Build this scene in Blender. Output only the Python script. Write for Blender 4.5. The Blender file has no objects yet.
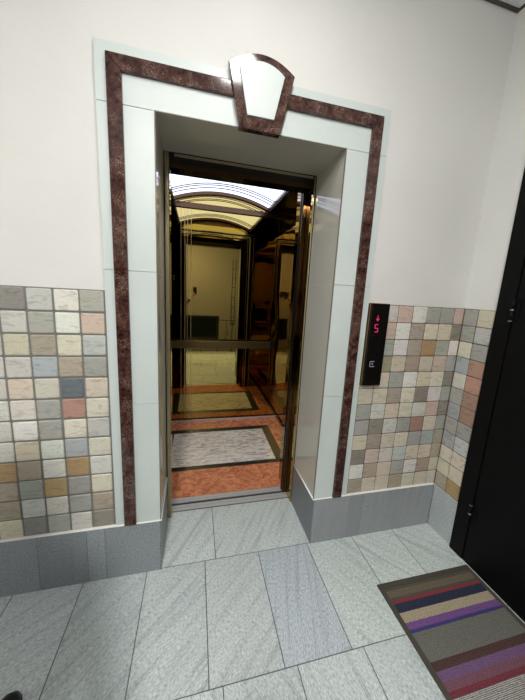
import bpy, bmesh, math, random
from mathutils import Vector, Matrix, Euler
random.seed(7)
S = bpy.context.scene
C = S.collection
PI = math.pi

# ------------------------------------------------------------------ camera
cam_d = bpy.data.cameras.new('camera')
cam = bpy.data.objects.new('camera', cam_d); C.objects.link(cam)
CX, CY, CZ = 0.1803, -1.4406, 1.5413
YAW, PIT, ROL, F = 0.2548, -0.1833, 0.0565, 287.07
fwd = Vector((math.sin(YAW)*math.cos(PIT), math.cos(YAW)*math.cos(PIT), math.sin(PIT)))
rt = Vector((math.cos(YAW), -math.sin(YAW), 0)); up = rt.cross(fwd)
r2 = math.cos(ROL)*rt + math.sin(ROL)*up
u2 = -math.sin(ROL)*rt + math.cos(ROL)*up
M = Matrix((r2, u2, -fwd)).transposed().to_4x4(); M.translation = (CX, CY, CZ)
cam.matrix_world = M
cam_d.sensor_fit = 'VERTICAL'; cam_d.sensor_height = 36.0; cam_d.lens = F/700*36
cam_d.shift_x = -6.45/700; cam_d.shift_y = -4.6/700
cam_d.clip_start = 0.004; cam_d.clip_end = 50
S.camera = cam

# ------------------------------------------------------------------ view, world
S.view_settings.view_transform = 'Standard'; S.view_settings.look = 'None'
S.view_settings.gamma = 1; S.view_settings.use_curve_mapping = False
S.view_settings.exposure = -0.08
w = bpy.data.worlds.new('world'); S.world = w; w.use_nodes = True
w.node_tree.nodes['Background'].inputs[0].default_value = (0.8, 0.85, 0.9, 1)
w.node_tree.nodes['Background'].inputs[1].default_value = 0.02
LAMP_POWER = 74.0      # emission of the lobby ceiling lamp
STAIR_FILL_POWER = 370.0  # emission of the added stairwell fill lamp, evens out the front wall
VAULT_POWER = 2.1      # emission of the light panel in the lift car

# ------------------------------------------------------------------ materials
def new_mat(name):
    m = bpy.data.materials.new(name); m.use_nodes = True
    nt = m.node_tree; return m, nt, nt.nodes['Principled BSDF']
def N(nt, t, **kw):
    n = nt.nodes.new(t)
    for k, v in kw.items(): setattr(n, k, v)
    return n
def plain(name, col, rough=.5, metal=0.0, bump=0.0, bscale=200, spec=None, coat=0):
    m, nt, b = new_mat(name)
    b.inputs['Base Color'].default_value = (*col, 1); b.inputs['Roughness'].default_value = rough
    b.inputs['Metallic'].default_value = metal
    if spec is not None: b.inputs['Specular IOR Level'].default_value = spec
    if coat: b.inputs['Coat Weight'].default_value = coat; b.inputs['Coat Roughness'].default_value = .03
    if bump:
        tc = N(nt, 'ShaderNodeTexCoord'); no = N(nt, 'ShaderNodeTexNoise'); bp = N(nt, 'ShaderNodeBump')
        no.inputs['Scale'].default_value = bscale; no.inputs['Detail'].default_value = 4
        bp.inputs['Strength'].default_value = bump; bp.inputs['Distance'].default_value = .002
        nt.links.new(tc.outputs['Object'], no.inputs['Vector']); nt.links.new(no.outputs[0], bp.inputs['Height'])
        nt.links.new(bp.outputs[0], b.inputs['Normal'])
    return m
def ramp(nt, stops, interp='LINEAR'):
    r = N(nt, 'ShaderNodeValToRGB'); e = r.color_ramp; e.interpolation = interp
    while len(e.elements) < len(stops): e.elements.new(.5)
    for el, (p, c) in zip(e.elements, stops): el.position = p; el.color = (*c, 1)
    return r
def emis(name, col, s):
    m, nt, b = new_mat(name)
    b.inputs['Base Color'].default_value = (*col, 1); b.inputs['Emission Color'].default_value = (*col, 1)
    b.inputs['Emission Strength'].default_value = s; b.inputs['Roughness'].default_value = .4
    return m

def plaster():
    m, nt, b = new_mat('plaster')
    tc = N(nt, 'ShaderNodeTexCoord')
    n1 = N(nt, 'ShaderNodeTexNoise'); n1.inputs['Scale'].default_value = 2.2; n1.inputs['Detail'].default_value = 5
    r = ramp(nt, [(.3, (.655, .655, .63)), (.7, (.70, .70, .675))])
    n2 = N(nt, 'ShaderNodeTexNoise'); n2.inputs['Scale'].default_value = 5; n2.inputs['Detail'].default_value = 7
    mp = N(nt, 'ShaderNodeMapping'); mp.inputs['Scale'].default_value = (1.0, 1.0, 2.2)
    bp = N(nt, 'ShaderNodeBump'); bp.inputs['Strength'].default_value = .25; bp.inputs['Distance'].default_value = .012
    nt.links.new(tc.outputs['Object'], n1.inputs['Vector']); nt.links.new(n1.outputs[0], r.inputs[0])
    nt.links.new(r.outputs[0], b.inputs['Base Color'])
    nt.links.new(tc.outputs['Object'], mp.inputs[0]); nt.links.new(mp.outputs[0], n2.inputs['Vector'])
    nt.links.new(n2.outputs[0], bp.inputs['Height']); nt.links.new(bp.outputs[0], b.inputs['Normal'])
    b.inputs['Roughness'].default_value = .75
    return m

def granite(name, dark, light, vein, streak=.5, rough=.42, speck=.5, fine=(45, 170, 1)):
    """flamed gneiss: fine speckle with stretched veins; UV carries each slab's own direction"""
    m, nt, b = new_mat(name)
    uv = N(nt, 'ShaderNodeTexCoord')
    a = N(nt, 'ShaderNodeAttribute', attribute_name='shade')
    mp = N(nt, 'ShaderNodeMapping'); mp.inputs['Scale'].default_value = (2.2, 30, 1)
    n1 = N(nt, 'ShaderNodeTexNoise'); n1.inputs['Scale'].default_value = 1.0; n1.inputs['Detail'].default_value = 6
    n1.inputs['Distortion'].default_value = .8
    r1 = ramp(nt, [(.30, vein), (.50, light), (.7, tuple(min(1, c*1.08) for c in light))])
    mp3 = N(nt, 'ShaderNodeMapping'); mp3.inputs['Scale'].default_value = fine
    n3 = N(nt, 'ShaderNodeTexNoise'); n3.inputs['Scale'].default_value = 1.0; n3.inputs['Detail'].default_value = 3
    r3 = ramp(nt, [(.34, dark), (.60, (1, 1, 1))])
    mx = N(nt, 'ShaderNodeMix', data_type='RGBA', blend_type='MIX'); mx.inputs[0].default_value = streak
    mx.inputs[6].default_value = (*light, 1)
    mu = N(nt, 'ShaderNodeMix', data_type='RGBA', blend_type='MULTIPLY'); mu.inputs[0].default_value = speck
    m2 = N(nt, 'ShaderNodeMix', data_type='RGBA', blend_type='MULTIPLY'); m2.inputs[0].default_value = 1
    L = nt.links.new
    L(uv.outputs['UV'], mp.inputs[0]); L(mp.outputs[0], n1.inputs['Vector']); L(n1.outputs[0], r1.inputs[0])
    L(uv.outputs['UV'], mp3.inputs[0]); L(mp3.outputs[0], n3.inputs['Vector']); L(n3.outputs[0], r3.inputs[0])
    L(r1.outputs[0], mx.inputs[7]); L(mx.outputs[2], mu.inputs[6]); L(r3.outputs[0], mu.inputs[7])
    L(mu.outputs[2], m2.inputs[6]); L(a.outputs['Color'], m2.inputs[7]); L(m2.outputs[2], b.inputs['Base Color'])
    bp = N(nt, 'ShaderNodeBump'); bp.inputs['Strength'].default_value = .25; bp.inputs['Distance'].default_value = .001
    L(n3.outputs[0], bp.inputs['Height']); L(bp.outputs[0], b.inputs['Normal'])
    b.inputs['Roughness'].default_value = rough
    return m

def mosaic_mat(name, rough):
    m, nt, b = new_mat(name)
    a = N(nt, 'ShaderNodeAttribute', attribute_name='shade'); tc = N(nt, 'ShaderNodeTexCoord')
    mp = N(nt, 'ShaderNodeMapping'); mp.inputs['Rotation'].default_value = (0, .7, 0); mp.inputs['Scale'].default_value = (14, 14, 45)
    n = N(nt, 'ShaderNodeTexNoise'); n.inputs['Scale'].default_value = 1; n.inputs['Detail'].default_value = 5; n.inputs['Distortion'].default_value = 1.5
    r = ramp(nt, [(.3, (.62, .60, .56)), (.5, (1, 1, 1)), (.75, (1.0, .93, .82))])
    n2 = N(nt, 'ShaderNodeTexNoise'); n2.inputs['Scale'].default_value = 260; n2.inputs['Detail'].default_value = 3
    r2 = ramp(nt, [(.3, (.82, .82, .82)), (.6, (1, 1, 1))])
    mu = N(nt, 'ShaderNodeMix', data_type='RGBA', blend_type='MULTIPLY'); mu.inputs[0].default_value = .75
    m2 = N(nt, 'ShaderNodeMix', data_type='RGBA', blend_type='MULTIPLY'); m2.inputs[0].default_value = .7
    L = nt.links.new
    L(tc.outputs['Object'], mp.inputs[0]); L(mp.outputs[0], n.inputs['Vector']); L(n.outputs[0], r.inputs[0])
    L(tc.outputs['Object'], n2.inputs['Vector']); L(n2.outputs[0], r2.inputs[0])
    L(a.outputs['Color'], mu.inputs[6]); L(r.outputs[0], mu.inputs[7]); L(mu.outputs[2], m2.inputs[6]); L(r2.outputs[0], m2.inputs[7])
    L(m2.outputs[2], b.inputs['Base Color'])
    bp = N(nt, 'ShaderNodeBump'); bp.inputs['Strength'].default_value = .4; bp.inputs['Distance'].default_value = .002
    L(n.outputs[0], bp.inputs['Height']); L(bp.outputs[0], b.inputs['Normal'])
    b.inputs['Roughness'].default_value = rough
    return m

def red_marble():
    m, nt, b = new_mat('red_marble')
    tc = N(nt, 'ShaderNodeTexCoord')
    n0 = N(nt, 'ShaderNodeTexNoise'); n0.inputs['Scale'].default_value = 55; n0.inputs['Detail'].default_value = 4
    r0 = ramp(nt, [(.35, (.022, .008, .007)), (.65, (.070, .028, .022))])
    n1 = N(nt, 'ShaderNodeTexNoise'); n1.inputs['Scale'].default_value = 60; n1.inputs['Detail'].default_value = 3; n1.inputs['Distortion'].default_value = 3.0
    r1 = ramp(nt, [(.475, (0, 0, 0)), (.5, (1, 1, 1)), (.525, (0, 0, 0))])
    n2 = N(nt, 'ShaderNodeTexNoise'); n2.inputs['Scale'].default_value = 22
    r2 = ramp(nt, [(.42, (0, 0, 0)), (.6, (1, 1, 1))])
    mm = N(nt, 'ShaderNodeMath', operation='MULTIPLY')
    mx = N(nt, 'ShaderNodeMix', data_type='RGBA'); mx.inputs[7].default_value = (.46, .31, .24, 1)
    L = nt.links.new
    for n in (n0, n1, n2): L(tc.outputs['Object'], n.inputs['Vector'])
    L(n0.outputs[0], r0.inputs[0]); L(n1.outputs[0], r1.inputs[0]); L(n2.outputs[0], r2.inputs[0])
    L(r1.outputs[0], mm.inputs[0]); L(r2.outputs[0], mm.inputs[1]); L(mm.outputs[0], mx.inputs[0]); L(r0.outputs[0], mx.inputs[6])
    L(mx.outputs[2], b.inputs['Base Color']); b.inputs['Roughness'].default_value = .09
    return m

def marbled(name, c1, c2, scale, rough, stretch=(1, 1, 1), dist=1.0, lo=.35, hi=.65, rot=0.0, metal=0):
    m, nt, b = new_mat(name)
    tc = N(nt, 'ShaderNodeTexCoord'); mp = N(nt, 'ShaderNodeMapping'); mp.inputs['Scale'].default_value = stretch
    mp.vector_type = 'TEXTURE' if False else 'POINT'
    mp.inputs['Rotation'].default_value = (0, 0, rot)
    n = N(nt, 'ShaderNodeTexNoise'); n.inputs['Scale'].default_value = scale; n.inputs['Detail'].default_value = 6; n.inputs['Distortion'].default_value = dist
    r = ramp(nt, [(lo, c1), (hi, c2)]); L = nt.links.new
    L(tc.outputs['Object'], mp.inputs[0]); L(mp.outputs[0], n.inputs['Vector']); L(n.outputs[0], r.inputs[0]); L(r.outputs[0], b.inputs['Base Color'])
    b.inputs['Roughness'].default_value = rough; b.inputs['Metallic'].default_value = metal
    return m

def wavy_mirror(name, col, rough, bump):
    m, nt, b = new_mat(name)
    b.inputs['Base Color'].default_value = (*col, 1); b.inputs['Metallic'].default_value = 1; b.inputs['Roughness'].default_value = rough
    tc = N(nt, 'ShaderNodeTexCoord'); n = N(nt, 'ShaderNodeTexNoise'); n.inputs['Scale'].default_value = 2.5; n.inputs['Detail'].default_value = 0
    bp = N(nt, 'ShaderNodeBump'); bp.inputs['Strength'].default_value = bump; bp.inputs['Distance'].default_value = .01
    nt.links.new(tc.outputs['Object'], n.inputs['Vector']); nt.links.new(n.outputs[0], bp.inputs['Height']); nt.links.new(bp.outputs[0], b.inputs['Normal'])
    return m

MAT = dict(
    browntrim=plain('brown_edge_trim', (.17, .15, .12), .5),
    railbrass=plain('aged_brass_rail', (.17, .12, .05), .35, .9),
    headerblack=plain('gloss_black_header', (.004, .003, .003), .12),
    stairdim=plain('dimmed_stairwell_wall', (.20, .185, .155), .8, bump=.2, bscale=30),  # dimness of the stairwell put into the wall colour
    plaster=plaster(),
    ceiling=plain('ceiling_paint', (.82, .83, .86), .8, bump=.3, bscale=60),
    darkline=plain('ceiling_shadow_line', (.06, .052, .04), .6),
    grout_left=plain('dark_grout', (.19, .185, .17), .85, bump=.4),
    grout_right=plain('brown_grout', (.11, .09, .07), .85, bump=.4),
    mosaic=mosaic_mat('tumbled_stone', .5),
    floor=granite('floor_gneiss', (.42, .43, .43), (.62, .67, .665), (.31, .345, .36), .5, .5, .75, (75, 210, 1)),
    plinth=granite('plinth_granite', (.38, .40, .42), (.32, .343, .358), (.25, .265, .285), .35, .34, .8, (120, 230, 1)),
    grout=plain('floor_grout', (.12, .13, .125), .8),
    caulk=plain('white_caulk', (.85, .85, .82), .5),
    ceramic=marbled('pale_mint_ceramic', (.55, .615, .60), (.59, .65, .635), 1.6, .42),
    greige=plain('greige_polished_stone', (.56, .55, .49), .06, spec=.5),
    lintel=plain('taupe_lintel_stone', (.50, .48, .42), .2),
    red=red_marble(),
    bronze=plain('bronze_frame', (.36, .25, .12), .22, 1),
    brassy=plain('brushed_brass', (.40, .34, .22), .5, .8),
    darkbronze=plain('dark_bronze_mirror', (.085, .045, .025), .08, 1),
    gold=wavy_mirror('gold_mirror', (.52, .405, .14), .012, .02),
    sidemirror=wavy_mirror('bronze_mirror', (.36, .22, .085), .03, .9),
    inlay=plain('brass_inlay', (.62, .50, .28), .3, 1),
    blackmetal=plain('black_steel_edge', (.006, .005, .005), .3, .3),
    silver=plain('brushed_aluminium', (.60, .61, .63), .45, .45),
    groove=plain('track_groove', (.025, .024, .022), .6),
    terracotta=marbled('rust_red_marble', (.48, .15, .07), (.80, .33, .17), 14, .22, (1, 1, 1), 1.5),
    blackgranite=marbled('black_granite', (.006, .008, .007), (.035, .04, .036), 160, .32),
    whitemarble=marbled('pale_veined_marble', (.40, .32, .26), (.90, .86, .79), 7, .25, (1.5, 8, 1), 1.2, .34, .54, rot=-.75),
    vault=emis('lit_ceiling_panel', (.72, .79, 1.0), VAULT_POWER),
    cabdark=plain('dark_cornice', (.10, .055, .03), .12, .8),
    steelblack=plain('black_door_paint', (.003, .003, .0033), .5, spec=.12, bump=.15, bscale=90),
    hingemetal=plain('worn_hinge_steel', (.10, .10, .10), .35, .8),
    pin=plain('bright_pin', (.30, .30, .29), .35, 1),
    lampglass=emis('lamp_diffuser', (1.0, .975, .94), LAMP_POWER),
    stairfillglass=emis('stair_fill_diffuser', (1.0, .975, .94), STAIR_FILL_POWER),
    lampring=plain('white_lamp_ring', (.8, .8, .8), .4),
    panelblack=plain('gloss_black_panel', (.006, .005, .005), .07, coat=.5),
    goldedge=plain('gold_panel_edge', (.40, .27, .13), .25, 1),
    red_led=emis('red_led', (.9, .04, .20), .22),
    white_led=emis('white_led', (.5, .5, .55), .03),
    iron=plain('black_iron', (.02, .018, .016), .45, .4),
    glassdark=plain('dark_glazed_panel', (.010, .02, .018), .15, spec=.15),
    rubber=plain('olive_rubber', (.055, .050, .038), .7, bump=.5, bscale=300),
    skin=plain('skin', (.52, .30, .21), .5, bump=.1),
    hair=plain('dark_hair', (.02, .015, .012), .5),
    jacket=plain('dark_cloth', (.03, .032, .04), .8, bump=.3, bscale=150),
    trousers=plain('black_trousers', (.014, .014, .016), .85, bump=.3, bscale=150),
    shoe=plain('black_leather', (.008, .008, .008), .3),
    sole=plain('shoe_sole', (.02, .02, .02), .7),
    phone=plain('dark_phone_glass', (.02, .02, .024), .1),
    eye=plain('eye_white', (.7, .7, .68), .2), iris=plain('brown_iris', (.05, .025, .012), .15), lip=plain('lips', (.35, .13, .11), .5),
)

# ------------------------------------------------------------------ mesh helpers
def bx(bm, x0, x1, y0, y1, z0, z1, bev=0, mi=0):
    vs = [bm.verts.new(p) for p in ((x0,y0,z0),(x1,y0,z0),(x1,y1,z0),(x0,y1,z0),(x0,y0,z1),(x1,y0,z1),(x1,y1,z1),(x0,y1,z1))]
    fs = [bm.faces.new([vs[i] for i in q]) for q in ((0,3,2,1),(4,5,6,7),(0,1,5,4),(1,2,6,5),(2,3,7,6),(3,0,4,7))]
    for f in fs: f.material_index = mi
    if bev:
        es = list({e for f in fs for e in f.edges})
        r = bmesh.ops.bevel(bm, geom=es, offset=bev, segments=2, profile=.6, affect='EDGES', clamp_overlap=True)
        for f in r['faces']: f.material_index = mi
    return vs
def prism(bm, poly, y0, y1, bev=0, mi=0):
    """poly in (x, z), extruded in y; y0 is the face towards the viewer"""
    a = [bm.verts.new((x, y0, z)) for x, z in poly]; b = [bm.verts.new((x, y1, z)) for x, z in poly]
    fs = [bm.faces.new(a), bm.faces.new(b[::-1])]
    n = len(poly)
    for i in range(n): fs.append(bm.faces.new((a[i], b[i], b[(i+1) % n], a[(i+1) % n])))
    for f in fs: f.material_index = mi
    if bev:
        es = list(fs[0].edges)
        bmesh.ops.bevel(bm, geom=es, offset=bev, segments=2, profile=.6, affect='EDGES', clamp_overlap=True)
def tube(bm, pts, r, seg=10, closed=False, mi=0):
    pts = [Vector(p) for p in pts]; n = len(pts); rings = []
    rr = r if isinstance(r, (list, tuple)) else [r]*n
    prev = None
    for i, p in enumerate(pts):
        if closed: t = pts[(i+1) % n]-pts[i-1]
        else: t = pts[min(i+1, n-1)]-pts[max(i-1, 0)]
        t.normalize()
        if prev is None: nx = t.orthogonal().normalized()
        else: nx = (prev - t*prev.dot(t)).normalized()
        prev = nx; ny = t.cross(nx)
        rings.append([bm.verts.new(p + rr[i]*(math.cos(2*PI*k/seg)*nx + math.sin(2*PI*k/seg)*ny)) for k in range(seg)])
    for i in range(n if closed else n-1):
        a, b = rings[i], rings[(i+1) % n]
        for k in range(seg):
            f = bm.faces.new((a[k], a[(k+1) % seg], b[(k+1) % seg], b[k])); f.smooth = True; f.material_index = mi
    if not closed:
        bm.faces.new(rings[0][::-1]).material_index = mi; bm.faces.new(rings[-1]).material_index = mi
def lathe(bm, prof, cx, cy, seg=48, mi=0):
    rings = [[bm.verts.new((cx+r*math.cos(2*PI*k/seg), cy+r*math.sin(2*PI*k/seg), z)) for k in range(seg)] for r, z in prof]
    for a, b in zip(rings, rings[1:]):
        for k in range(seg):
            f = bm.faces.new((a[k], a[(k+1) % seg], b[(k+1) % seg], b[k])); f.smooth = True; f.material_index = mi
    bm.faces.new(rings[0][::-1]).material_index = mi; bm.faces.new(rings[-1]).material_index = mi
def ball(bm, c, r, seg=16, mi=0):
    m = Matrix.Translation(c) @ Matrix.Diagonal((*(r if isinstance(r, (tuple, list)) else (r, r, r)), 1))
    g = bmesh.ops.create_uvsphere(bm, u_segments=seg, v_segments=seg//2+2, radius=1, matrix=m)
    for v in g['verts']:
        for f in v.link_faces: f.smooth = True; f.material_index = mi
def obj(name, bm, mats, parent=None, fix=True):
    if fix: bmesh.ops.recalc_face_normals(bm, faces=bm.faces[:])
    me = bpy.data.meshes.new(name); bm.to_mesh(me); bm.free()
    for m in (mats if isinstance(mats, (list, tuple)) else [mats]): me.materials.append(MAT[m])
    o = bpy.data.objects.new(name, me); C.objects.link(o)
    if parent:
        o.parent = parent
        pl = Vector((0, 0, 0)); p = parent
        while p: pl += p.location; p = p.parent
        o.location = -pl                     # meshes are written in world metres
    return o
def box_obj(name, dims, mat, parent=None, bev=0):
    bm = bmesh.new(); bx(bm, *dims, bev=bev); return obj(name, bm, mat, parent)
def tag(o, label, cat, group=None):
    o['label'] = label; o['category'] = cat
    if group: o['group'] = group
    return o
def thing(name, label, cat, loc):
    o = bpy.data.objects.new(name, None); C.objects.link(o); o.location = loc; o.empty_display_size = .1
    return tag(o, label, cat)
def struct(name, bm, mats, label=None):
    o = obj(name, bm, mats); o['kind'] = 'structure'
    if label: o['label'] = label
    return o

# ------------------------------------------------------------------ measured layout (metres)
T = .012                    # stone face stands this far in front of the mosaic plane y = 0
XO, XO2, ZT = -.2104, 1.1118, 2.4608
XI, XI2, ZI = .0053, .8906, 2.2535
D = .3533
H = .3079                   # plinth height
XC = 1.7925; ZC = 3.0544; ZM = H+1.2
YL = -2.05                  # far edge of the landing behind the camera
XL = -1.9; YB = -3.6; ZB = -1.5

# ------------------------------------------------------------------ structure
bm = bmesh.new()            # front wall around the opening
bx(bm, XL-.1, XI-.004, 0.004, .349, -.02, ZC); bx(bm, XI2+.004, XC+.1, 0.004, .349, -.02, ZC); bx(bm, XI-.004, XI2+.004, 0.004, .349, ZI+.004, ZC)
struct('wall_front', bm, 'plaster')
bm = bmesh.new(); bx(bm, XC+.004, XC+.12, YB, .004, -.02, ZC); struct('wall_right', bm, 'plaster')
bm = bmesh.new(); bx(bm, XL-.1, XL, YB, 0.004, ZB, ZC); struct('wall_left', bm, 'plaster')
bm = bmesh.new(); bx(bm, XL-.1, XC+.12, YB-.1, YB, ZB, ZC); struct('wall_back', bm, 'stairdim')
bm = bmesh.new(); bx(bm, 1.245, XC+.004, YL-.12, YL, 0, ZC); struct('wall_stub', bm, 'plaster')
bm = bmesh.new(); bx(bm, XL-.1, XC+.12, YB-.1, .35, ZC, ZC+.1); struct('ceiling', bm, 'ceiling')
bm = bmesh.new()
bx(bm, XL, XC, -.009, .0, ZC-.013, ZC); bx(bm, XC-.006, XC+.004, YL, -.009, ZC-.010, ZC)
struct('trim_ceiling_shadow', bm, 'darkline')  # dark strip, draws the shadow line along the ceiling edge

# floor slabs -------------------------------------------------------
def slab_mesh(slabs, z0, z1, axes='xy', gap=.0022, bev=.0012, back=0):
    """slabs: (a0,a1,b0,b1,angle,tint); axes 'xy' floor, 'xz' wall facing -y, 'yz' wall facing -x or +x at 'back'"""
    bm = bmesh.new(); uvl = bm.loops.layers.uv.new('UVMap'); cl = bm.loops.layers.float_color.new('shade')
    for (a0, a1, b0, b1, ang, tint) in slabs:
        before = set(bm.faces)
        if axes == 'xy': bx(bm, a0+gap, a1-gap, b0+gap, b1-gap, z0, z1, bev)
        elif axes == 'xz': bx(bm, a0+gap, a1-gap, z0, z1, b0+gap*.2, b1-gap*.2, bev)
        else: bx(bm, z0, z1, a0+gap, a1-gap, b0+gap*.2, b1-gap*.2, bev)
        ox, oy = random.uniform(0, 20), random.uniform(0, 20); c, s = math.cos(ang), math.sin(ang)
        for f in set(bm.faces)-before:
            for lp in f.loops:
                p = lp.vert.co
                u, v = {'xy': (p.x, p.y), 'xz': (p.x, p.z), 'yz': (p.y, p.z)}[axes]
                lp[uvl].uv = (c*u+s*v+ox, -s*u+c*v+oy); lp[cl] = (*tint, 1)
    return bm
R = math.radians
g0 = (1, 1, 1)
slabs = [  # recess
    (.0053, .305, -T, .40, R(62), (1.08, 1.10, 1.08)), (.305, .8906, -T, .40, R(58), (1.03, 1.05, 1.03))]
xs = [-1.9, -1.62, -1.309, -.997, -.684, -.3747, -.0657, .2437, .5564, .8694, 1.181, 1.485, XC]
tints = [g0, g0, g0, (.98, .99, 1.0), (.97, .99, 1.03), (.90, .94, .95), (.94, .97, .97), (.96, .97, .97), (.88, .91, .98), (1.03, 1.07, 1.05), (1.12, 1.15, 1.13), (1.06, 1.09, 1.07)]
angs = [R(20), R(30), R(20), R(25), R(32), R(48), R(40), R(42), R(75), R(-60), R(-50), R(-50)]
for i in range(12): slabs.append((xs[i], xs[i+1], -.5717, -T, angs[i], tints[i]))
for i in range(13):
    a = max(-1.9, -1.9+.04+(i-1)*.3125+.02); a = -1.9 if i == 0 else -1.89+.3125*(i-1)+.0 + .0
    b = min(XC, -1.89+.3125*i)
    if b-a > .03: slabs.append((a, b, -1.135, -.5717, R(random.uniform(95, 130)), (1.0, 1.03, 1.04)))
for i in range(12): slabs.append((xs[i], xs[i+1], -1.70, -1.135, R(random.uniform(20, 130)), (.98, .99, 1)))
for i in range(12): slabs.append((xs[i], xs[i+1], YL, -1.70, R(random.uniform(20, 130)), (.98, .99, 1)))
struct('floor', slab_mesh(slabs, -.02, 0.0), 'floor')
bm = bmesh.new(); bx(bm, XL, XC+.004, YL, .41, -.15, -.0018); struct('floor_bed', bm, 'grout')
bm = bmesh.new(); bx(bm, XL, XC+.1, YB, YL, ZB-.1, ZB); bx(bm, XL, XC+.1, YL+.0, YL+.01, ZB, -.15); struct('floor_lower', bm, 'grout')

# granite baseboards -----------------------------------------------
t1 = (1, 1, 1); t2 = (1.08, 1.08, 1.1)
s = [(XL, -1.0, 0, H, R(80), t1), (-1.0, -.563, 0, H, R(85), t2), (-.563, -.346, 0, H, R(85), (.95, .97, 1)), (-.346, -.262, 0, H, R(88), (1.12, 1.14, 1.18)), (-.262, XI-.001, 0, H, R(60), (.98, 1, 1.02))]
struct('baseboard_front_left', slab_mesh(s, -.020, .003, 'xz', gap=.0006), 'plinth')
s = [(XI2+.001, 1.135, 0, H, R(85), (1.10, 1.10, 1.09)), (1.135, 1.234, 0, H, R(88), (1.03, 1.03, 1.03)), (1.234, 1.55, 0, H, R(85), (1.16, 1.16, 1.14)), (1.55, XC-.014, 0, H, R(80), (1.22, 1.21, 1.18))]
struct('baseboard_front_right', slab_mesh(s, -.020, .003, 'xz', gap=.0006), 'plinth')
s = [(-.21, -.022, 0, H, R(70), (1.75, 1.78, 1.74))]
struct('baseboard_right', slab_mesh(s, XC-.014, XC+.004, 'yz', gap=.0006), 'plinth')
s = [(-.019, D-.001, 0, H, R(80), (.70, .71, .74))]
struct('baseboard_recess_left', slab_mesh(s, XI-.003, XI+.003, 'yz', gap=.0004), 'plinth')
struct('baseboard_recess_right', slab_mesh(s, XI2-.003, XI2+.003, 'yz', gap=.0004), 'plinth')
bm = bmesh.new()            # caulk bead along the tops
for X, sg in ((XI, 1), (XI2, -1)): tube(bm, [(X+.0035*sg, -.017, H+.001), (X+.0035*sg, D-.004, H+.001)], .0048, 8)
bx(bm, XO-.9, XI, -.0195, -.002, H, H+.0022); bx(bm, XI2, XC-.014, -.0195, -.002, H, H+.0022)
struct('trim_caulk', bm, 'caulk')

# stone mosaic ------------------------------------------------------
PAL = {'w': (.60, .59, .54), 'W': (.68, .68, .65), 'g': (.36, .37, .34), 'G': (.23, .235, .215), 'b': (.37, .41, .45), 'B': (.13, .17, .20),
       'c': (.60, .53, .42), 't': (.40, .335, .26), 'T': (.26, .23, .185), 'o': (.42, .27, .12), 'r': (.40, .235, .17),
       'R': (.47, .26, .20), 'p': (.55, .42, .36), 'y': (.64, .60, .48), 'v': (.33, .31, .17), 'l': (.50, .53, .54)}
for k_, c_ in list(PAL.items()):
    lum = .3*c_[0]+.55*c_[1]+.15*c_[2]; f_ = .15 if k_ in 'oRBtpcr' else .32
    PAL[k_] = tuple(1.07*(v*(1-f_)+lum*f_*w_) for v, w_ in zip(c_, (1.02, 1.0, .90)))
def mosaic(cells, mapfn, pitch, grout, tile_h, out, edge=.006):
    """cells: (a0,a1,b0,b1,letter) in wall coordinates; mapfn(a,b,h) -> world point, h towards the room"""
    bm = bmesh.new(); cl = bm.loops.layers.float_color.new('shade')
    for a0, a1, b0, b1, ch in cells:
        gx = grout/2; j = [random.uniform(-.0012, .0012) for _ in range(8)]
        A0, A1, B0, B1 = a0+gx+j[0], a1-gx+j[1], b0+gx+j[2], b1-gx+j[3]
        if A1-A0 < .006: continue
        def ring(ins, h, rad):
            pts = []
            for (x, y, sx, sy) in ((A0+ins, B0+ins, 1, 1), (A1-ins, B0+ins, -1, 1), (A1-ins, B1-ins, -1, -1), (A0+ins, B1-ins, 1, -1)):
                rd = min(rad, (A1-A0)/3)
                if sx*sy > 0: pts += [(x, y+sy*rd), (x+sx*rd*.3, y+sy*rd*.3), (x+sx*rd, y)]
                else: pts += [(x+sx*rd, y), (x+sx*rd*.3, y+sy*rd*.3), (x, y+sy*rd)]
            return [bm.verts.new(mapfn(a, b, h)) for a, b in pts]
        tilt = random.uniform(-.0006, .0006)
        rs = [ring(0, -.004, edge), ring(0, tile_h*.55, edge), ring(edge*.35, tile_h*.9+tilt, edge*.8), ring(edge, tile_h+tilt, edge*.7)]
        base = PAL[ch]; k = random.uniform(.93, 1.07); hue = [random.uniform(.97, 1.03) for _ in range(3)]
        col = tuple(min(.8, c*k*h_) for c, h_ in zip(base, hue))
        fs = []
        for p, q_ in zip(rs, rs[1:]):
            n = len(p)
            for i in range(n): f = bm.faces.new((p[i], p[(i+1) % n], q_[(i+1) % n], q_[i])); f.smooth = True; fs.append(f)
        f = bm.faces.new(rs[-1]); fs.append(f)
        for f in fs:
            for lp in f.loops: lp[cl] = (*col, 1)
    return bm
rows_left = ['wggwwg', 'wcwtcp', 'tgwbcb'.replace('tgw', 'gwc')+'', '', '', '', '', '', '', '', '', '']
# columns from the left: extra, extra, z, a, b, c, d   (d touches the surround)
LEFT = ['wcgGlWg', 'gwwwgWp', 'cwwctyl', 'wgwwbtg', 'twwcyBc', 'gcwwgRy', 'wtwWgyl', 'cgwcWby', 'gwotWow', 'wctgogy', 'bwtlwgt', 'wgcGgwT']
XA = -.5163
cells = []
for r in range(12):
    z1 = H+(12-r)*.1
    for k in range(7):
        x0 = XA-.1+(k-3)*.1
        cells.append((x0, min(x0+.1, XO-.001), z1-.1, z1, LEFT[r][k]))
    for k in range(10): cells.append((XA-.5-(k+1)*.1, XA-.5-k*.1, z1-.1, z1, random.choice('wgcltcbwty')))
    cells.append((XO-.0067, XO-.0008, z1-.1, z1, 'g'))
mf = lambda a, b, h: (a, -h, b)
struct('trim_mosaic_left', mosaic(cells, mf, .1, .0076, .006, 1), 'mosaic')
bm = bmesh.new(); bx(bm, XL, XO-.0005, -.0012, .004, H, ZM+.001); struct('trim_grout_left', bm, 'grout_left')
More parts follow.
